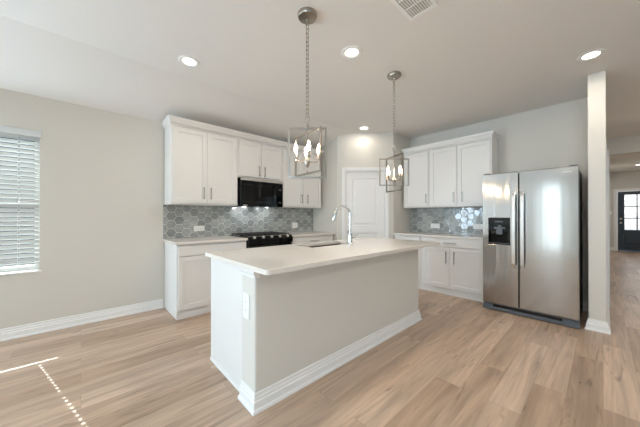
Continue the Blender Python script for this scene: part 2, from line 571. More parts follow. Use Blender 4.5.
# pantry door -------------------------------------------------------
d1 = struct_root('door_1', (PA[0], PA[1], 0), -PI / 4, 'white two-panel pantry door in the diagonal corner wall', 'door')
casing(d1, DO0, DO1, DOH, w=.062)
obj('jamb', B((DO0, DO0 + .012, 0.0, .115, 0, DOH), (DO1 - .012, DO1, 0.0, .115, 0, DOH), (DO0 + .012, DO1 - .012, 0.0, .115, DOH - .012, DOH)), M['trim'], d1)
LW, LH = DO1 - DO0 - .03, DOH - .025
leaf = obj('door_leaf', panel_leaf(LW, LH, .035, [(.115, LW - .115, 1.035, LH - .115), (.115, LW - .115, .22, .90)], depth=.012, bev=.016, raised=.007), M['trim'], d1, bevel=0.0015)
leaf.location = (DO0 + .015, .022, .010)
bm = bmesh.new()
lathe(bm, [(0, 0), (.030, 0), (.030, -.006), (.011, -.010), (.011, -.035), (.024, -.042), (.028, -.055), (.022, -.066), (0, -.070)], 20, (.06, 0, .93), 'y')
obj('door_knob', bm, M['nickel'], leaf, smooth=True)

# hall door and front door -------------------------------------------
d3 = struct_root('door_3', (H3X0, CY0, 0), 0.0, 'white hall door seen edge-on past the wall end', 'door')
casing(d3, 0, H3X1 - H3X0, 2.045, w=.065, t=.036)
lf = obj('door_leaf', panel_leaf(H3X1 - H3X0 - .02, 2.02, .035, [(.12, .67, 1.03, 1.90), (.12, .67, .22, .90)]), M['trim'], d3)
lf.location = (.01, .06, .012)

d2 = struct_root('door_2', (XF, FD1, 0), -PI / 2, 'dark navy front door with six small panes at the end of the hall', 'door')
DW = FD1 - FD0
casing(d2, 0, DW, FDH, w=.075, t=.018)
obj('jamb', B((0, .02, .0, .15, 0, FDH), (DW - .02, DW, .0, .15, 0, FDH), (.02, DW - .02, .0, .15, FDH - .02, FDH)), M['trim'], d2)
obj('threshold', B(.02, DW - .02, .0, .15, 0, .018), M['darkmetal'], d2)
LW = DW - .05
GX0, GX1, GZ0, GZ1 = .15, LW - .15, .72, 1.93
bm = panel_leaf(LW, FDH - .05, .045, [(.13, LW - .13, .20, .58)], depth=.012, bev=.02, raised=.006)
lf2 = obj('door_leaf', bm, M['navy'], d2, cuts=[(GX0, GX1, -.1, .1, GZ0, GZ1)])
lf2.location = (.025, .05, .025)
gx = [GX0, (GX0 + GX1) / 2, GX1]
gz = [GZ0, GZ0 + (GZ1 - GZ0) / 3, GZ0 + 2 * (GZ1 - GZ0) / 3, GZ1]
bars = [(gx[1] - .012, gx[1] + .012, -.004, .04, GZ0, GZ1)]
bars += [(GX0, GX1, -.003, .039, z - .012, z + .012) for z in gz[1:-1]]
obj('muntins', B(*bars), M['navy'], lf2)
obj('pane', B(GX0, GX1, .02, .025, GZ0, GZ1), M['frost'], lf2)
bm = bmesh.new()
lathe(bm, [(0, 0), (.033, 0), (.033, -.008), (.012, -.012), (.012, -.04), (.02, -.05), (.028, -.06), (0, -.075)], 18, (.07, 0, .96), 'y')
obj('door_knob', bm, M['nickel'], lf2, smooth=True)
bm = bmesh.new()
lathe(bm, [(0, 0), (.032, 0), (.030, -.012), (.012, -.014), (0, -.02)], 18, (.07, 0, 1.10), 'y')
obj('deadbolt', bm, M['nickel'], lf2, smooth=True)

# ------------------------------------------------------------------ windows
def window(name, loc, rotz, w, h, depth, label):
    """origin bottom-left of the opening at the room face of the wall, room towards -y"""
    r = struct_root(name, loc, rotz, label, 'window')
    fy0, fy1 = depth - .10, depth - .03
    f = .045
    obj('window_frame', B((0, f, fy0, fy1, 0, h), (w - f, w, fy0, fy1, 0, h), (f, w - f, fy0, fy1, 0, f), (f, w - f, fy0, fy1, h - f, h)), M['vinyl'], r, bevel=.002)
    obj('meeting_rail', B(f, w - f, fy0 + .008, fy1 - .01, h * .49 - .022, h * .49 + .022), M['vinyl'], r, bevel=.002)
    obj('pane', B(f, w - f, fy0 + .03, fy0 + .034, f, h * .49 - .022), M['pane'], r)
    obj('pane', B(f, w - f, fy0 + .03, fy0 + .034, h * .49 + .022, h - f), M['pane'], r)
    return r
w1 = window('window_1', (WX0, YW, WZ0), 0, WX1 - WX0, WZ1 - WZ0, .2, 'white single-hung window behind the blind on the left wall')
obj('window_sill', B(-.035, WX1 - WX0 + .018, -.015, .10, -.016, .001), M['trim'], w1, bevel=.003)
window('window_2', (XB, .98, .06), PI / 2, .36, 2.24, .15, 'narrow window in the living room back wall')
window('window_5', (-3.2, YW, .35), 0, 1.6, 1.95, .2, 'large window on the left wall')
window('window_3', (XB, -2.55, .6), PI / 2, 2.3, 1.7, .15, 'window in the living room back wall')
window('window_4', (.8, YS, .6), PI, 2.2, 1.7, .15, 'window in the living room side wall')

struct(obj('wall_exterior', B((-9, 7, 8.0, 8.15, -.3, 3.3)), mat('neighbour_siding', (84, 94, 102), .8, vary=.1)))
struct(obj('sun_blocker_slab', B(-4.2, -1.40, YW + .2, 7.6, 2.62, 2.78), M['trim']))  # unseen slab added outside the large window to keep direct sun out
# blind --------------------------------------------------------------
bl = thing('window_blind', 'white horizontal slat blind hanging closed in the left wall window', 'blind', ((WX0 + WX1) / 2, YW, WZ0))
BW = WX1 - WX0 - .012
cordx = (-.470 - (WX0 + WX1) / 2)
pitch, sw, st = .0465, .045, .003
zb0, zb1 = .100, WZ1 - WZ0 - .075
bm = bmesh.new()
nsl = int((zb1 - zb0) / pitch)
def slat_piece(bm, x0, x1, s0, s1, zc):
    tilt = math.radians(58 - 16 * max(0.0, (zc - .75) / .6) ** 1.0)
    ct, stt = math.cos(tilt), math.sin(tilt)
    # a slice of one slat; room edge up
    vs_ = []
    for x in (x0, x1):
        for s, e in ((s0, -st / 2), (s1, -st / 2), (s1, st / 2), (s0, st / 2)):
            vs_.append(bm.verts.new((x, .036 - s * ct + e * stt, zc + s * stt + e * ct)))
    for f in ((0, 1, 2, 3), (7, 6, 5, 4), (0, 4, 5, 1), (1, 5, 6, 2), (2, 6, 7, 3), (3, 7, 4, 0)):
        bm.faces.new([vs_[i] for i in f])
for i in range(nsl + 1):
    zc = zb0 + .012 + i * pitch
    holes = [cordx, -cordx]
    wz = WZ0 + zc
    if 1.46 < wz < 1.76: holes.append(BW / 2 - .012)
    hs = .0075
    xprev = -BW / 2
    for hx in sorted(holes):
        slat_piece(bm, xprev, hx - hs, -sw / 2, sw / 2, zc)
        slat_piece(bm, hx - hs, hx + hs, -sw / 2, -.006, zc)
        slat_piece(bm, hx - hs, hx + hs, .006, sw / 2, zc)
        xprev = hx + hs
    slat_piece(bm, xprev, BW / 2, -sw / 2, sw / 2, zc)
obj('slats', bm, M['blind'], bl)
hz = WZ1 - WZ0
obj('headrail', B(-BW / 2, BW / 2, .008, .065, hz - .058, hz - .002), M['blind'], bl, bevel=.003)
obj('valance', B((-BW / 2 - .02, BW / 2 + .02, -.022, -.010, hz - .062, hz + .006), (BW / 2 + .008, BW / 2 + .02, -.010, -.001, hz - .062, hz + .006), (-BW / 2 - .02, -BW / 2 - .008, -.010, -.001, hz - .062, hz + .006)), M['blind'], bl, bevel=.003)
obj('bottom_rail', B(-BW / 2, BW / 2, .018, .054, .072, .085), M['blind'], bl, bevel=.003)
for cx in (cordx, -cordx):
    bm = bmesh.new()
    tube(bm, [(cx - .002, .006, .03), (cx - .002, .006, hz - .05)], .0022, 6)
    tube(bm, [(cx + .003, .066, .03), (cx + .003, .066, hz - .05)], .0015, 6)
    obj('ladder_cord', bm, M['blind'], bl)

# ------------------------------------------------------------------ cabinets
def pull(parent, x, z, length=.160, horizontal=False):
    bm = bmesh.new(); L2 = length / 2
    def P(s, y): return (x + s, y, z) if horizontal else (x, y, z + s)
    r = .0052
    if horizontal: box(bm, x - L2, x + L2, -.034, -.024, z - .006, z + .006)
    else: box(bm, x - .006, x + .006, -.034, -.024, z - L2, z + L2)
    for s in (-L2 + .018, L2 - .018):
        tube(bm, [P(s, -.026), P(s, 0.0)], r, 8)
    return obj('handle', bm, M['handle'], parent, bevel=.0015)

def shaker(name, parent, x0, x1, z0, z1, fr=.058, handle=None, hor=False, hl=.160):
    w, h = x1 - x0, z1 - z0
    pan = [(fr, w - fr, fr, h - fr)] if fr and h > .22 else []
    o = obj(name, panel_leaf(w, h, .019, pan, depth=.013, bev=.006), M['cab'], parent, bevel=.0012)
    o.location = (x0, -.020, z0)
    if handle: pull(o, handle[0] - x0, handle[1] - z0, hl, hor)
    return o

def carcass(parent, w, d, z0, z1, top=True):
    t = .018
    bs = [(0, t, 0, d, z0, z1), (w - t, w, 0, d, z0, z1), (t, w - t, d - .008, d, z0, z1), (t, w - t, .0, d - .008, z0, z0 + t),
          (t, .042, 0, .019, z0 + t, z1), (w - .042, w - t, 0, .019, z0 + t, z1)]
    bs.append((.042, w - .042, 0, .019, z1 - .035, z1))
    if top: bs.append((t, w - t, .019, d - .008, z1 - t, z1))
    return obj('carcass', B(*bs), M['cab'], parent, bevel=.001)

def base_cabinet(label, loc, rotz, w, pairs, drawer_handle=None, d=.59, top=True, group=None, drawer=True, name='base_cabinet', dhl=.19):
    c = thing(name, label, 'cabinet', loc, rotz, group)
    carcass(c, w, d, .085, .884, top)
    tk = B((.018, w - .018, .012, .03, 0, .085), (0, w, -.008, 0, 0, .018))
    if drawer:
        shaker('drawer', c, .016, w - .016, .742, .868, fr=0, handle=(drawer_handle, .80) if drawer_handle else None, hor=True, hl=dhl)
        ztop = .735
    else: ztop = .868
    for x0 in (0, w - .018): box(tk, x0, x0 + .018, 0.0, d, 0, .085)
    obj('toe_kick', tk, M['cab'], c)
    for x0, x1, hx in pairs:
        shaker('door', c, x0, x1, .105, ztop, handle=(hx, ztop - .155) if hx else None, hl=.19)
    return c

def wall_cabinet(label, loc, rotz, w, h, pairs, d=.31, group=None, hlow=.06):
    c = thing('wall_cabinet', label, 'cabinet', loc, rotz, group)
    carcass(c, w, d, 0, h)
    for x0, x1, hx in pairs:
        shaker('door', c, x0, x1, .020, h - .045, handle=(hx, .020 + hlow + .075) if hx else None)
    return c

ROT_R = -PI / 2
FB = YW - .60      # front plane of base cabinets on the range wall
FU = YW - .33
# range wall, base
base_cabinet('white base cabinet left of the black range, with a wide drawer over two doors', (.822, FB, 0), 0, .883, [(.018, .438, .395), (.444, .865, .487)])
base_cabinet('white base cabinet right of the black range, beside the pantry wall', (2.475, FB, 0), 0, .96, [(.018, .478, .435), (.484, .942, .527)], .48)
# range wall, upper
UB = 1.372
wall_cabinet('tall white two-door wall cabinet at the left end, over the light switch end of the grey tiles'.replace(', over the light switch end of the grey tiles', ' of the range wall'), (.817, FU, UB), 0, .883, 1.028, [(.022, .437, .394), (.441, .862, .487)], group=None)
wall_cabinet('short white two-door wall cabinet directly above the black microwave', (1.702, FU, 1.800), 0, .774, .600, [(.016, .384, .338), (.390, .758, .436)], hlow=.02)
wall_cabinet('tall white two-door wall cabinet between the microwave and the pantry wall', (2.478, FU, UB), 0, .905, 1.028, [(.022, .450, .408), (.455, .885, .540)])
bm = bmesh.new()
prof = [(0, 2.392), (.006, 2.392), (.010, 2.408), (.030, 2.445), (.034, 2.466), (0, 2.466)]
def crown(name, path, label):
    bm = bmesh.new(); sweep_profile(bm, path, prof)
    return tag(obj(name, bm, M['cab']), label, 'moulding')
crown('crown_moulding', [(.817, YW), (.817, FU - .020), (3.385, FU - .020), (3.385, YW)][::1], 'white crown moulding along the cabinet tops on the range wall')
# right wall, base  (local x runs towards the refrigerator)
FBR = XW - .60
base_cabinet('narrow white base cabinet left of the double one, beside the pantry corner', (FBR, 2.56, 0), ROT_R, .505, [(.02, .487, .44)], .255)
base_cabinet('wide white base cabinet with one long drawer over two doors, left of the refrigerator', (FBR, 2.053, 0), ROT_R, .93, [(.018, .447, .412), (.453, .912, .53)], .468)
FUR = XW - .33
wall_cabinet('single-door white wall cabinet beside the pantry corner, left of the double one', (FUR, 2.53, UB), ROT_R, .49, 1.028, [(.02, .472, .445)])
wall_cabinet('wide two-door white wall cabinet over the tiles, nearest the refrigerator', (FUR, 2.038, UB), ROT_R, .934, 1.028, [(.018, .452, .405), (.458, .916, .535)])
crown('crown_moulding', [(XW, 2.53), (FUR - .020, 2.53), (FUR - .020, 1.104), (XW, 1.104)], 'white crown moulding on the wall cabinets beside the refrigerator')

# countertops
def rounded_slab(x0, x1, y0, y1, z0, z1, rads):
    """rads for corners (x0y0, x1y0, x1y1, x0y1)"""
    pts = []
    for (cx, cy, sx, sy, a0), r in zip(((x0, y0, 1, 1, PI), (x1, y0, -1, 1, 1.5 * PI), (x1, y1, -1, -1, 0), (x0, y1, 1, -1, .5 * PI)), rads):
        if r <= 0: pts.append((cx, cy)); continue
        for k in range(7):
            a = a0 + k / 6 * PI / 2
            pts.append((cx + sx * r + r * math.cos(a), cy + sy * r + r * math.sin(a)))
    bm = bmesh.new(); prism(bm, pts, 2, z0, z1); return bm
ZT0, ZT1 = .884, .914
tag(obj('countertop', rounded_slab(.797, 1.704, YW - .645, YW - .002, ZT0, ZT1, (.006, 0, 0, 0)), M['quartz'], bevel=.003), 'pale quartz countertop left of the range', 'countertop')
tag(obj('countertop', rounded_slab(2.476, 3.460, YW - .645, YW - .002, ZT0, ZT1, (0, 0, 0, 0)), M['quartz'], bevel=.003), 'pale quartz countertop between the range and the pantry wall', 'countertop')
tag(obj('countertop', rounded_slab(XW - .645, XW - .002, 1.105, 2.570, ZT0, ZT1, (.006, 0, 0, 0)), M['quartz'], bevel=.003), 'pale quartz countertop left of the refrigerator', 'countertop')

# tiled backsplashes -------------------------------------------------
def hexes(w, h, s=.0655, gap=.006, t=.007):
    """tiles from x 0..w, z 0..h, front towards -y at y=-t"""
    bm = bmesh.new()
    ff = math.sqrt(3) * s
    cols = int(w / (1.5 * s)) + 2
    rows = int(h / ff) + 2
    rr = random.Random(3)
    for i in range(cols):
        for j in range(-1, rows):
            cx, cz = i * 1.5 * s, j * ff + (ff / 2 if i % 2 else 0) + .02
            ro = s - gap / 2 / math.cos(PI / 6)
            out = [(cx + ro * math.cos(k * PI / 3), cz + ro * math.sin(k * PI / 3)) for k in range(6)]
            # clip to the rectangle
            for ax, lim, sg in ((0, 0.0, 1), (0, w, -1), (1, 0.0, 1), (1, h, -1)):
                new = []
                for a, b in zip(out, out[1:] + out[:1]):
                    ia, ib = sg * (a[ax] - lim) >= 0, sg * (b[ax] - lim) >= 0
                    if ia: new.append(a)
                    if ia != ib:
                        q = (lim - a[ax]) / (b[ax] - a[ax])
                        new.append((a[0] + q * (b[0] - a[0]), a[1] + q * (b[1] - a[1])))
                out = new
                if not out: break
            if len(out) < 3: continue
            mx = sum(p[0] for p in out) / len(out); mz = sum(p[1] for p in out) / len(out)
            if max(p[0] for p in out) - min(p[0] for p in out) < .008 or max(p[1] for p in out) - min(p[1] for p in out) < .008: continue
            tx, tz = rr.uniform(-.02, .02), rr.uniform(-.02, .02)
            def dy(p): return tx * (p[0] - mx) + tz * (p[1] - mz)
            A = [bm.verts.new((p[0], 0, p[1])) for p in out]
            C = [bm.verts.new((p[0], -t * .75 + dy(p), p[1])) for p in out]
            D = [bm.verts.new((mx + (p[0] - mx) * .955, -t + dy(p), mz + (p[1] - mz) * .955)) for p in out]
            k = len(out)
            for q in range(k):
                bm.faces.new((A[q], A[(q + 1) % k], C[(q + 1) % k], C[q]))
                bm.faces.new((C[q], C[(q + 1) % k], D[(q + 1) % k], D[q]))
            bm.faces.new(D); bm.faces.new(list(reversed(A)))
    return bm
def backsplash(label, loc, rotz, w, h):
    r = thing('tile_backsplash', label, 'backsplash', loc, rotz)
    obj('grout_bed', B(0, w, -.006, 0, 0, h), M['grout'], r)
    o = obj('hexagon_tiles', hexes(w, h), M['tile'], r); o.location = (0, -.004, 0)
    return r
backsplash('grey glazed hexagon tile backsplash behind the black range', (.803, YW - .001, ZT1), 0, 2.655, UB - ZT1)
backsplash('grey glazed hexagon tile backsplash left of the refrigerator', (XW - .001, 2.570, ZT1), ROT_R, 1.46, UB - ZT1)

# outlets --------------------------------------------------------------
def outlet(label, loc, rotz, horizontal=True, w=.122, h=.076, gang=1):
    o = thing('wall_outlet', label, 'outlet', loc, rotz, 'white wall outlets')
    if not horizontal: w, h = h, w
    obj('cover_plate', B(-w / 2, w / 2, -.007, 0, -h / 2, h / 2), M['plastic'], o, bevel=.003)
    fw, fh = (w * .58, h * .48) if horizontal else (w * .46, h * .60)
    f = obj('socket_face', B(-fw / 2, fw / 2, -.0085, -.006, -fh / 2, fh / 2), M['plastic'], o, bevel=.001)
    for s in (-1, 1):
        for k in (-.006, .006):
            if horizontal: q = (s * fw * .27 - .004, s * fw * .27 + .004, -.0089, -.008, k - .0012, k + .0012)
            else: q = (k - .0012, k + .0012, -.0089, -.008, s * fh * .27 - .004, s * fh * .27 + .004)
            obj('slot', B(*q), M['slot'], f)
    return o
TY = YW - .0115
outlet('white outlet plate in the grey tiles left of the range', (1.262, TY, 1.040), 0, w=.150, h=.078)
outlet('small white outlet plate in the grey tiles right of the range', (2.995, TY, 1.045), 0, w=.125, h=.100)
outlet('white outlet plate in the tiles above the long drawer, nearer the pantry', (XW - .0115, 2.078, 1.042), ROT_R, w=.165, h=.085)
outlet('white outlet plate in the tiles just left of the refrigerator', (XW - .0115, 1.375, 1.048), ROT_R, w=.150, h=.085)
outlet('white outlet on the end of the island half wall', (.800, 1.580, .632), ROT_R, horizontal=False, w=.165, h=.085)
sw_ = thing('light_switch', 'white light switch plate on the far wall beside the navy front door', 'switch', (XF, -.165, 1.34), ROT_R)
obj('cover_plate', B(-.06, .06, -.007, 0, -.06, .06), M['plastic'], sw_, bevel=.003)
obj('rocker', B((-.04, -.01, -.011, -.006, -.035, .035), (.01, .04, -.011, -.006, -.035, .035)), M['plastic'], sw_, bevel=.002)

# ------------------------------------------------------------------ island
IX0, IX1, IY0, IYP = .80, 2.935, 1.470, 1.655
kw = struct(obj('wall_island', B(IX0, IX1, IY0, IYP, 0, ZT0), M['wall'], bevel=.014, seg=3), 'painted half wall under the island counter overhang', 'wall')
baseboard('baseboard_island', [(IX0, IYP), (IX0, IY0), (IX1, IY0), (IX1, IYP)])
bm = bmesh.new()
sweep_profile(bm, [(IX0, IYP), (IX0, IY0), (IX0 + .03, IY0)], [(0, .832), (.008, .832), (.010, .850), (.020, .866), (.022, ZT0 - .001), (0, ZT0 - .001)])
struct(obj('trim_1', bm, M['trim']))
IYF = 2.262
def isl_cab(label, x1, w, pairs, top=True):
    return base_cabinet(label, (x1, IYF, 0), PI, w, pairs, w / 2, d=IYF - IYP - .001, top=top, name='island_cabinet')
isl_cab('white island cabinet at the window end, its plain side facing the left window', 1.500, .685, [(.02, .34, .30), (.345, .665, .385)])
isl_cab('white island sink cabinet under the faucet, facing the range', 2.472, .970, [(.02, .482, .44), (.488, .95, .53)], top=False)
isl_cab('white island cabinet at the refrigerator end, facing the range', 2.920, .446, [(.02, .426, .06)])
struct(obj('trim_2', B(.808, .815, IYP, IYF + .004, 0, .016), M['trim']))
CT = rounded_slab(.772, 3.105, 1.285, 2.285, ZT0, ZT1, (.028, .028, .01, .01))
SX0, SX1, SY0, SY1 = 1.66, 2.36, 1.915, 2.205
tag(obj('island_countertop', CT, M['quartz'], bevel=.004, cuts=[(SX0, SX1, SY0, SY1, .8, 1.0)]), 'large pale quartz island countertop with a sink cut-out', 'countertop')
sk = thing('kitchen_sink', 'stainless double-bowl sink set under the island countertop', 'sink', (0, 0, 0))
def bowl(x0, x1, y0, y1, z0, z1, t=.004):
    bm = bmesh.new()
    for a in ((x0 - t, x1 + t, y0 - t, y0, z0, z1), (x0 - t, x1 + t, y1, y1 + t, z0, z1), (x0 - t, x0, y0, y1, z0, z1), (x1, x1 + t, y0, y1, z0, z1), (x0 - t, x1 + t, y0 - t, y1 + t, z0 - t, z0)):
        box(bm, *a)
    return bm
mid = 1.90
for a, b in ((SX0 - .004, mid - .012), (mid + .012, SX1 + .004)):
    bw = obj('bowl', bowl(a, b, SY0 - .004, SY1 + .004, .700, ZT0 - .003), M['sinksteel'], sk)
    bm = bmesh.new(); lathe(bm, [(0, .002), (.02, .002), (.024, .005), (.042, .005), (.045, 0)], 20, ((a + b) / 2, (SY0 + SY1) / 2, .700))
    obj('drain', bm, M['chrome'], bw, smooth=True)

fa = thing('kitchen_faucet', 'polished chrome gooseneck pull-down faucet on the island countertop', 'faucet', (2.152, 1.86, ZT1), 0)
dr = Vector((-.86, .50, 0)).normalized()
def fp(s, z): return (dr.x * s, dr.y * s, z)
bm = bmesh.new()
lathe(bm, [(0, 0), (.030, 0), (.030, .008), (.024, .014), (.022, .10), (.019, .115), (0, .115)], 24)
obj('base', bm, M['chrome'], fa, smooth=True)
bm = bmesh.new()
R = .082
pts = [fp(0, .11), fp(0, .20)] + [fp(R - R * math.cos(a), .330 + R * math.sin(a)) for a in [k / 18 * PI * 0.94 for k in range(19)]]
tube(bm, pts, .0110, 14)
obj('spout', bm, M['chrome'], fa, smooth=True)
p1 = Vector(pts[-1]); dd = (Vector(pts[-1]) - Vector(pts[-2])).normalized()
bm = bmesh.new()
tube(bm, [p1 - dd * .01, p1 + dd * .005, p1 + dd * .03, p1 + dd * .085, p1 + dd * .095], [.014, .017, .017, .019, .015], 16)
obj('spray_head', bm, M['chrome'], fa, smooth=True)
bm = bmesh.new()
sd = Vector((.80, -.60, 0))
tube(bm, [sd * .015 + Vector((0, 0, .065)), sd * .04 + Vector((0, 0, .067)), sd * .055 + Vector((0, 0, .075)), sd * .10 + Vector((0, 0, .120))], [.015, .013, .009, .006], 12)
obj('lever_handle', bm, M['chrome'], fa, smooth=True)

# ------------------------------------------------------------------ range
rg = thing('gas_range', 'black slide-in gas range between the white base cabinets', 'range', (1.716, YW - .648, 0), 0)
RW, RD = .752, .636
obj('body', B(.002, RW - .002, .04, RD, .03, .895), M['black'], rg, bevel=.003)
obj('cooktop', B(-.0, RW, .02, RD, .896, .922), M['black'], rg, bevel=.004)
bm = bmesh.new(); prism(bm, [(-.014, .815), (.04, .815), (.04, .926), (.030, .926), (-.012, .893)], 0, .0, RW)
cp = obj('control_panel', bm, M['blackglass'], rg, bevel=.003)
for k in range(5):
    bm = bmesh.new(); x = .09 + k * (RW - .18) / 4
    lathe(bm, [(0, 0), (.021, 0), (.019, .020), (.016, .024), (0, .024)], 18)
    bm.transform(Matrix.Translation((x, .008, .907)) @ Matrix.Rotation(math.radians(38), 4, 'X'))
    obj('knob', bm, M['lightsteel'], cp, smooth=True)
od = obj('oven_door', B(.008, RW - .008, .0, .04, .215, .805), M['blackglass'], rg, bevel=.004)
bm = bmesh.new(); tube(bm, [(.06, -.045, .745), (RW - .06, -.045, .745)], .012, 12)
for x in (.08, RW - .08): tube(bm, [(x, -.045, .745), (x, .005, .745)], .009, 10)
obj('handle', bm, M['steel'], od, smooth=True)
obj('storage_drawer', B(.008, RW - .008, .006, .04, .045, .205), M['black'], rg, bevel=.004)
obj('trim_strip', B(.0, RW, .008, .040, .9255, .934), M['steel'], rg, bevel=.002)
for gx0, gx1 in ((.025, .265), (.268, .496), (.499, .739)):
    bm = bmesh.new(); z0, z1 = .938, .950
    for y in (.075, .205, .335, .465, .595): box(bm, gx0, gx1, y - .006, y + .006, z0, z1)
    for x in (gx0 + .006, (gx0 + gx1) / 2, gx1 - .006): box(bm, x - .006, x + .006, .069, .601, z0, z1)
    for x in (gx0 + .006, gx1 - .006):
        for y in (.075, .595): box(bm, x - .006, x + .006, y - .006, y + .006, .9215, z0)
    obj('grate', bm, M['iron'], rg, bevel=.002)
for x, y, r in ((.145, .20, .045), (.145, .47, .038), (.382, .335, .05), (.619, .20, .045), (.619, .47, .038)):
    bm = bmesh.new(); lathe(bm, [(r, 0), (r, .006), (r * .75, .009), (r * .75, .014), (0, .015)], 20, (x, y, .9215))
    obj('burner', bm, M['iron'], rg, smooth=True)
for x in (.05, RW - .05):
    for y in (.09, RD - .06):
        bm = bmesh.new(); lathe(bm, [(0, 0), (.018, 0), (.018, .03), (0, .03)], 12, (x, y, 0)); obj('foot', bm, M['iron'], rg)

# microwave ------------------------------------------------------------
mw = thing('microwave', 'black over-the-range microwave under the short wall cabinet', 'microwave', (1.722, YW - .378, 1.365), 0)
MW, MH = .736, .430
obj('body', B(0, MW, .0, .366, 0, MH), M['black'], mw, bevel=.003)
dm = obj('door', B(.002, .585, -.022, -.001, .004, MH - .046), M['blackglass'], mw, bevel=.004)
obj('window_frame', B((.035, .545, -.024, -.021, .315, .33), (.035, .545, -.024, -.021, .06, .075), (.035, .05, -.024, -.021, .075, .315), (.53, .545, -.024, -.021, .075, .315)), M['black'], dm)
bm = bmesh.new(); tube(bm, [(.560, -.05, .06), (.560, -.05, .34)], .008, 10)
for z in (.08, .32): tube(bm, [(.560, -.05, z), (.560, -.02, z)], .006, 8)
obj('handle', bm, M['blackglass'], dm, smooth=True)
pn = obj('control_panel', B(.590, MW - .002, -.022, -.001, .004, MH - .046), M['blackglass'], mw, bevel=.004)
obj('display', B(.65, .70, -.0235, -.021, .268, .290), M['led'], pn)
obj('start_button', B(.66, .69, -.0235, -.021, .065, .085), M['led'], pn)
obj('vent_grille', B((.002, MW - .002, -.026, -.001, MH - .042, MH - .004), (.0, MW, -.020, -.001, MH - .004, MH)), M['lightsteel'], mw, bevel=.002)
obj('badge', B(.03, .10, -.024, -.021, .012, .026), M['lightsteel'], dm)

for x in (.16, .57):
    obj('task_lamp', B(x - .03, x + .03, .20, .25, -.003, .001), M['lamplens'], mw)
    light('cooktop_task_lamp', 'AREA', (1.722 + x, YW - .20, 1.358), .7, (.94, .97, 1.0), (0, .35, -1), shape='DISK', size=.05)

# ------------------------------------------------------------------ refrigerator
fr = thing('refrigerator', 'stainless side-by-side refrigerator with water dispenser', 'refrigerator', (3.93, 1.079, 0), ROT_R)
FW, FH, FDp = .910, 1.768, .80
obj('cabinet_body', B(.006, FW - .006, .072, FDp, .03, FH - .022), M['darkmetal'], fr, bevel=.004)
SPL = .384
DX0, DX1, DZ0, DZ1 = .066, .298, .862, 1.190
ld = obj('freezer_door', B(.0, SPL - .004, .0, .066, .092, FH), M['steelwave'], fr, bevel=.010, seg=3, cuts=[(DX0, DX1, -.05, .045, DZ0, DZ1)])
rd = obj('fridge_door', B(SPL + .004, FW, .0, .066, .092, FH), M['steel'], fr, bevel=.010, seg=3)
t = .010
dp = obj('dispenser_frame', B((DX0, DX0 + t, -.004, .044, DZ0, DZ1), (DX1 - t, DX1, -.004, .044, DZ0, DZ1), (DX0 + t, DX1 - t, -.004, .044, DZ0, DZ0 + t),
         (DX0 + t, DX1 - t, -.004, .044, DZ1 - .085, DZ1), (DX0 + t, DX1 - t, .038, .044, DZ0 + t, DZ1 - .085)), M['blackglass'], ld, bevel=.002)
obj('dispenser_tray', B(DX0 + t, DX1 - t, .002, .038, DZ0 + t, DZ0 + t + .006), M['greyplastic'], ld)
obj('dispenser_paddle', B((.150, .215, .020, .030, .985, 1.05), (.165, .20, .018, .034, 1.05, 1.105), (.125, .24, .006, .036, 1.055, 1.08)), M['greyplastic'], ld, bevel=.003)
obj('dispenser_display', B(.14, .225, -.006, -.003, 1.140, 1.160), M['led'], ld)
def fhandle(parent, x):
    bm = bmesh.new()
    pts = [(x, .0, .60), (x, -.030, .605), (x, -.052, .64), (x, -.060, .75), (x, -.062, 1.04), (x, -.060, 1.35), (x, -.052, 1.46), (x, -.030, 1.495), (x, .0, 1.50)]
    prev = None
    for i, p in enumerate(pts):
        a = Vector(pts[max(i - 1, 0)]); b = Vector(pts[min(i + 1, len(pts) - 1)])
        d = (b - a).normalized(); nn = Vector((0, d.z, -d.y))
        w, h2 = .017, .011
        ring = [bm.verts.new(Vector(p) + Vector((sx * w, 0, 0)) + nn * sy * h2) for sx, sy in ((-1, -1), (1, -1), (1, 1), (-1, 1))]
        if prev:
            for j in range(4): bm.faces.new((prev[j], prev[(j + 1) % 4], ring[(j + 1) % 4], ring[j]))
        else: bm.faces.new(ring)
        prev = ring
    bm.faces.new(prev)
    obj('handle', bm, M['fridgehandle'], parent, bevel=.004)
fhandle(ld, SPL - .040)
fhandle(rd, SPL + .044)
obj('badge', B(FW - .135, FW - .055, -.002, .001, 1.700, 1.716), M['chrome'], rd)
kg = obj('kick_grille', B((.0, FW, .022, .07, .012, .085), (.0, .10, .004, .022, .008, .060), (FW - .13, FW, .004, .022, .008, .060), (.1, FW - .13, .010, .022, .010, .040)), M['greyplastic'], fr, bevel=.003)
obj('vent_slot', B(.11, FW - .14, .020, .0225, .048, .078), M['black'], kg)
for x in (.0, FW - .09):
    obj('hinge_cover', B(x + .01, x + .08, .02, .14, FH - .022, FH + .012), M['greyplastic'], fr, bevel=.004)
for x in (.04, FW - .04):
    for y in (.10, FDp - .08):
        bm = bmesh.new(); lathe(bm, [(0, 0), (.022, 0), (.022, .031), (0, .031)], 12, (x, y, 0)); obj('foot', bm, M['iron'], fr)

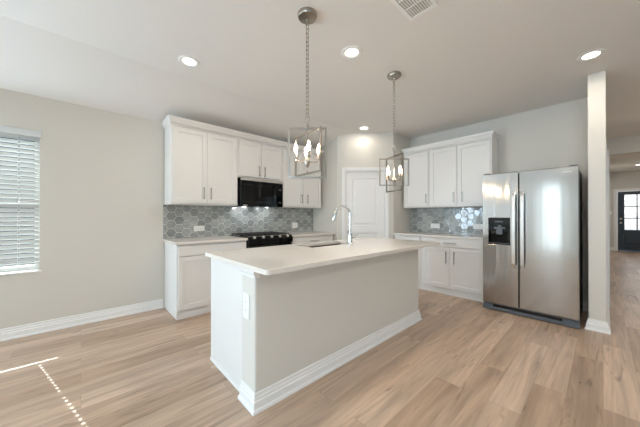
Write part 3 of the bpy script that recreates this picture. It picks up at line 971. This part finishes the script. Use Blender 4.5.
# ------------------------------------------------------------------ ceiling lights and vent
def downlight(label, x, y, power=9, color=WARM):
    o = thing('recessed_light', label, 'ceiling light', (x, y, ZC), 0, 'recessed ceiling lights')
    bm = bmesh.new()
    lathe(bm, [(.060, .0), (.060, -.003), (.074, -.010), (.092, -.007), (.098, 0)], 32)
    obj('trim_ring', bm, M['plastic'], o, smooth=True)
    bm = bmesh.new()
    lathe(bm, [(0, -.004), (.052, -.0038), (.0605, -.002), (.0605, -.001), (0, -.001)], 32)
    obj('lens', bm, M['lens'], o, smooth=True)
    light('recessed_lamp', 'AREA', (x, y, ZC - .016), power, color, (0, 0, -1), shape='DISK', size=.13)
downlight('recessed ceiling light nearest the left window', .781, 2.763, 4)
downlight('recessed ceiling light between the two pendants', 1.856, 1.584, 16)
downlight('recessed ceiling light in front of the wall end beside the refrigerator', 3.563, .071, 5)
downlight('recessed ceiling light above the pantry door', 3.61, 2.80, 2)
downlight('recessed ceiling light in the entry near the navy front door', 12.2, -.73, 9, (1, .97, .92))
for q in ((.4, -1.7), (2.5, -1.4), (-1.2, .6)):  # unseen lights added for fill; the half-wall shadow implies some on this side
    downlight('unseen recessed ceiling light added over the living area behind the photographer', q[0], q[1], 10)
downlight('unseen recessed ceiling light added in the hall before the header', 6.2, -1.15, 9, (1, .97, .92))  # out-of-view lamp added to brighten the hall
downlight('unseen recessed ceiling light added in the hall past the header', 9.4, -1.25, 9, (1, .97, .92))  # second out-of-view lamp, also added for hall brightness

vt = thing('ceiling_vent', 'white louvered air vent in the ceiling', 'vent', (1.715, .905, ZC), 0)
vw, vh = .36, .215
obj('frame', B((-vw / 2, vw / 2, -vh / 2, -vh / 2 + .028, -.008, 0), (-vw / 2, vw / 2, vh / 2 - .028, vh / 2, -.008, 0), (-vw / 2, -vw / 2 + .028, -vh / 2 + .028, vh / 2 - .028, -.008, 0), (vw / 2 - .028, vw / 2, -vh / 2 + .028, vh / 2 - .028, -.008, 0), (-.052, -.048, -vh / 2 + .028, vh / 2 - .028, -.008, 0), (.048, .052, -vh / 2 + .028, vh / 2 - .028, -.008, 0)), M['plastic'], vt, bevel=.002)
obj('duct_back', B(-vw / 2 + .028, vw / 2 - .028, -vh / 2 + .028, vh / 2 - .028, -.001, 0), M['ventdark'], vt)
bm = bmesh.new()
for x0, x1 in ((-vw / 2 + .028, -.052), (-.048, .048), (.052, vw / 2 - .028)):
    for k in range(9):
        y = -vh / 2 + .034 + k * .0172
        prism(bm, [(y, -.001), (y + .0015, -.001), (y + .010, -.0068), (y + .0085, -.0068)], 0, x0, x1)
obj('louvers', bm, M['plastic'], vt)

# ------------------------------------------------------------------ pendants
FWD = Vector((.677, .736, 0)); RGT = Vector((.736, -.677, 0))
def rect_frame(direction, w, z0, z1, b=.0065):
    bm = bmesh.new()
    d = direction.normalized(); nrm = Vector((-d.y, d.x, 0))
    def bar(p, q, up):
        ax = (q - p).normalized()
        u = up; v = ax.cross(u).normalized()
        r0 = [bm.verts.new(p + u * a * b + v * c * b) for a, c in ((-1, -1), (1, -1), (1, 1), (-1, 1))]
        r1 = [bm.verts.new(q + u * a * b + v * c * b) for a, c in ((-1, -1), (1, -1), (1, 1), (-1, 1))]
        for j in range(4): bm.faces.new((r0[j], r0[(j + 1) % 4], r1[(j + 1) % 4], r1[j]))
        bm.faces.new(r0); bm.faces.new(r1)
    Z = Vector((0, 0, 1))
    for s in (-1, 1):
        bar(d * s * w / 2 + Z * (z0 - b), d * s * w / 2 + Z * (z1 + b), nrm)
    for z in (z0, z1):
        bar(-d * (w / 2 - b) + Z * z, d * (w / 2 - b) + Z * z, nrm)
    return bm

def pendant(label, x, y, dA, dB, za0, za1, zb0, zb1, wA, wB, arm_rot):
    o = thing('pendant_light', label, 'pendant light', (x, y, ZC), 0, 'pendant lights over the island')
    Z0 = -ZC
    bm = bmesh.new()
    lathe(bm, [(0, 0), (.073, 0), (.073, -.020), (.067, -.030), (.022, -.034), (.008, -.036), (.006, -.050), (0, -.050)], 28)
    obj('canopy', bm, M['nickel'], o, smooth=True)
    ztop = za1 + Z0
    # chain of links
    bm = bmesh.new()
    z = -.045; k = 0; Ls = .040
    zend = ztop + .085
    while z - Ls * .76 > zend:
        pts = []
        for q in range(14):
            a = 2 * PI * q / 14
            ww, hh = .0112 * math.cos(a), (.0095 * math.sin(a)) + (.0105 if math.sin(a) > 0 else -.0105)
            pts.append(((ww, 0, z - Ls / 2 + hh) if k % 2 else (0, ww, z - Ls / 2 + hh)))
        tube(bm, pts, .0030, 6, closed=True)
        z -= Ls * .80; k += 1
    zl = z
    obj('chain', bm, M['nickel'], o, smooth=True)
    bm = bmesh.new()
    rr = .016; cz = ztop + .070
    top = max(zl + .006, cz + rr)
    tube(bm, [(RGT.x * rr * math.cos(2 * PI * q / 20), RGT.y * rr * math.cos(2 * PI * q / 20), (cz + top - rr) / 2 + (rr + (top - rr - cz) / 2) * math.sin(2 * PI * q / 20)) for q in range(20)], .0028, 8, closed=True)
    lathe(bm, [(0, 0), (.010, 0), (.012, .012), (.006, .030), (.005, .056), (0, .056)], 16, (0, 0, ztop))
    obj('loop', bm, M['nickel'], o, smooth=True)
    obj('outer_frame', rect_frame(dA, wA, za0 + Z0, za1 + Z0), M['nickel'], o)
    obj('inner_frame', rect_frame(dB, wB, zb0 + Z0, zb1 + Z0), M['nickel'], o)
    zh = 1.632 + (za1 - 1.885) + Z0
    bm = bmesh.new()
    tube(bm, [(0, 0, ztop), (0, 0, zh - .03)], .0055, 10)
    lathe(bm, [(0, -.045), (.010, -.042), (.016, -.025), (.024, -.006), (.024, .004), (.010, .016), (.007, .03)], 18, (0, 0, zh))
    lathe(bm, [(0, -.004), (.014, 0), (.006, .010), (.0055, .02)], 14, (0, 0, zb0 + Z0))
    obj('stem', bm, M['nickel'], o, smooth=True)
    for q in range(4):
        a = arm_rot + q * PI / 2
        c, s = math.cos(a), math.sin(a)
        bm = bmesh.new()
        r = .087
        tube(bm, [(c * .012, s * .012, zh - .002), (c * .035, s * .035, zh - .004), (c * .066, s * .066, zh + .000), (c * .083, s * .083, zh + .008), (c * r, s * r, zh + .022)], .0038, 8)
        lathe(bm, [(0, 0), (.016, .002), (.018, .008), (.011, .010)], 16, (c * r, s * r, zh + .018))
        arm = obj('arm', bm, M['nickel'], o, smooth=True)
        bm = bmesh.new(); lathe(bm, [(0, 0), (.0105, 0), (.0105, .036), (0, .036)], 14, (c * r, s * r, zh + .027))
        obj('candle_sleeve', bm, M['nickel'], arm, smooth=True)
        bm = bmesh.new()
        lathe(bm, [(.007, 0), (.009, .010), (.0128, .026), (.0120, .038), (.007, .058), (.0025, .072), (0, .076)], 16, (c * r, s * r, zh + .063))
        obj('bulb', bm, M['bulb'], arm, smooth=True)
    return o
pendant('nickel open-frame chandelier pendant over the window end of the island', 1.258, 1.511, RGT, Vector((-.030, -.339, 0)), 1.513, 1.885, 1.542, 1.848, .28, .33, math.radians(-32.6))
pendant('nickel open-frame chandelier pendant over the sink end of the island, nearer the pantry door', 2.486, 1.522, RGT * .34 - FWD * .94, RGT, 1.492, 1.865, 1.553, 1.836, .28, .31, math.radians(-15))
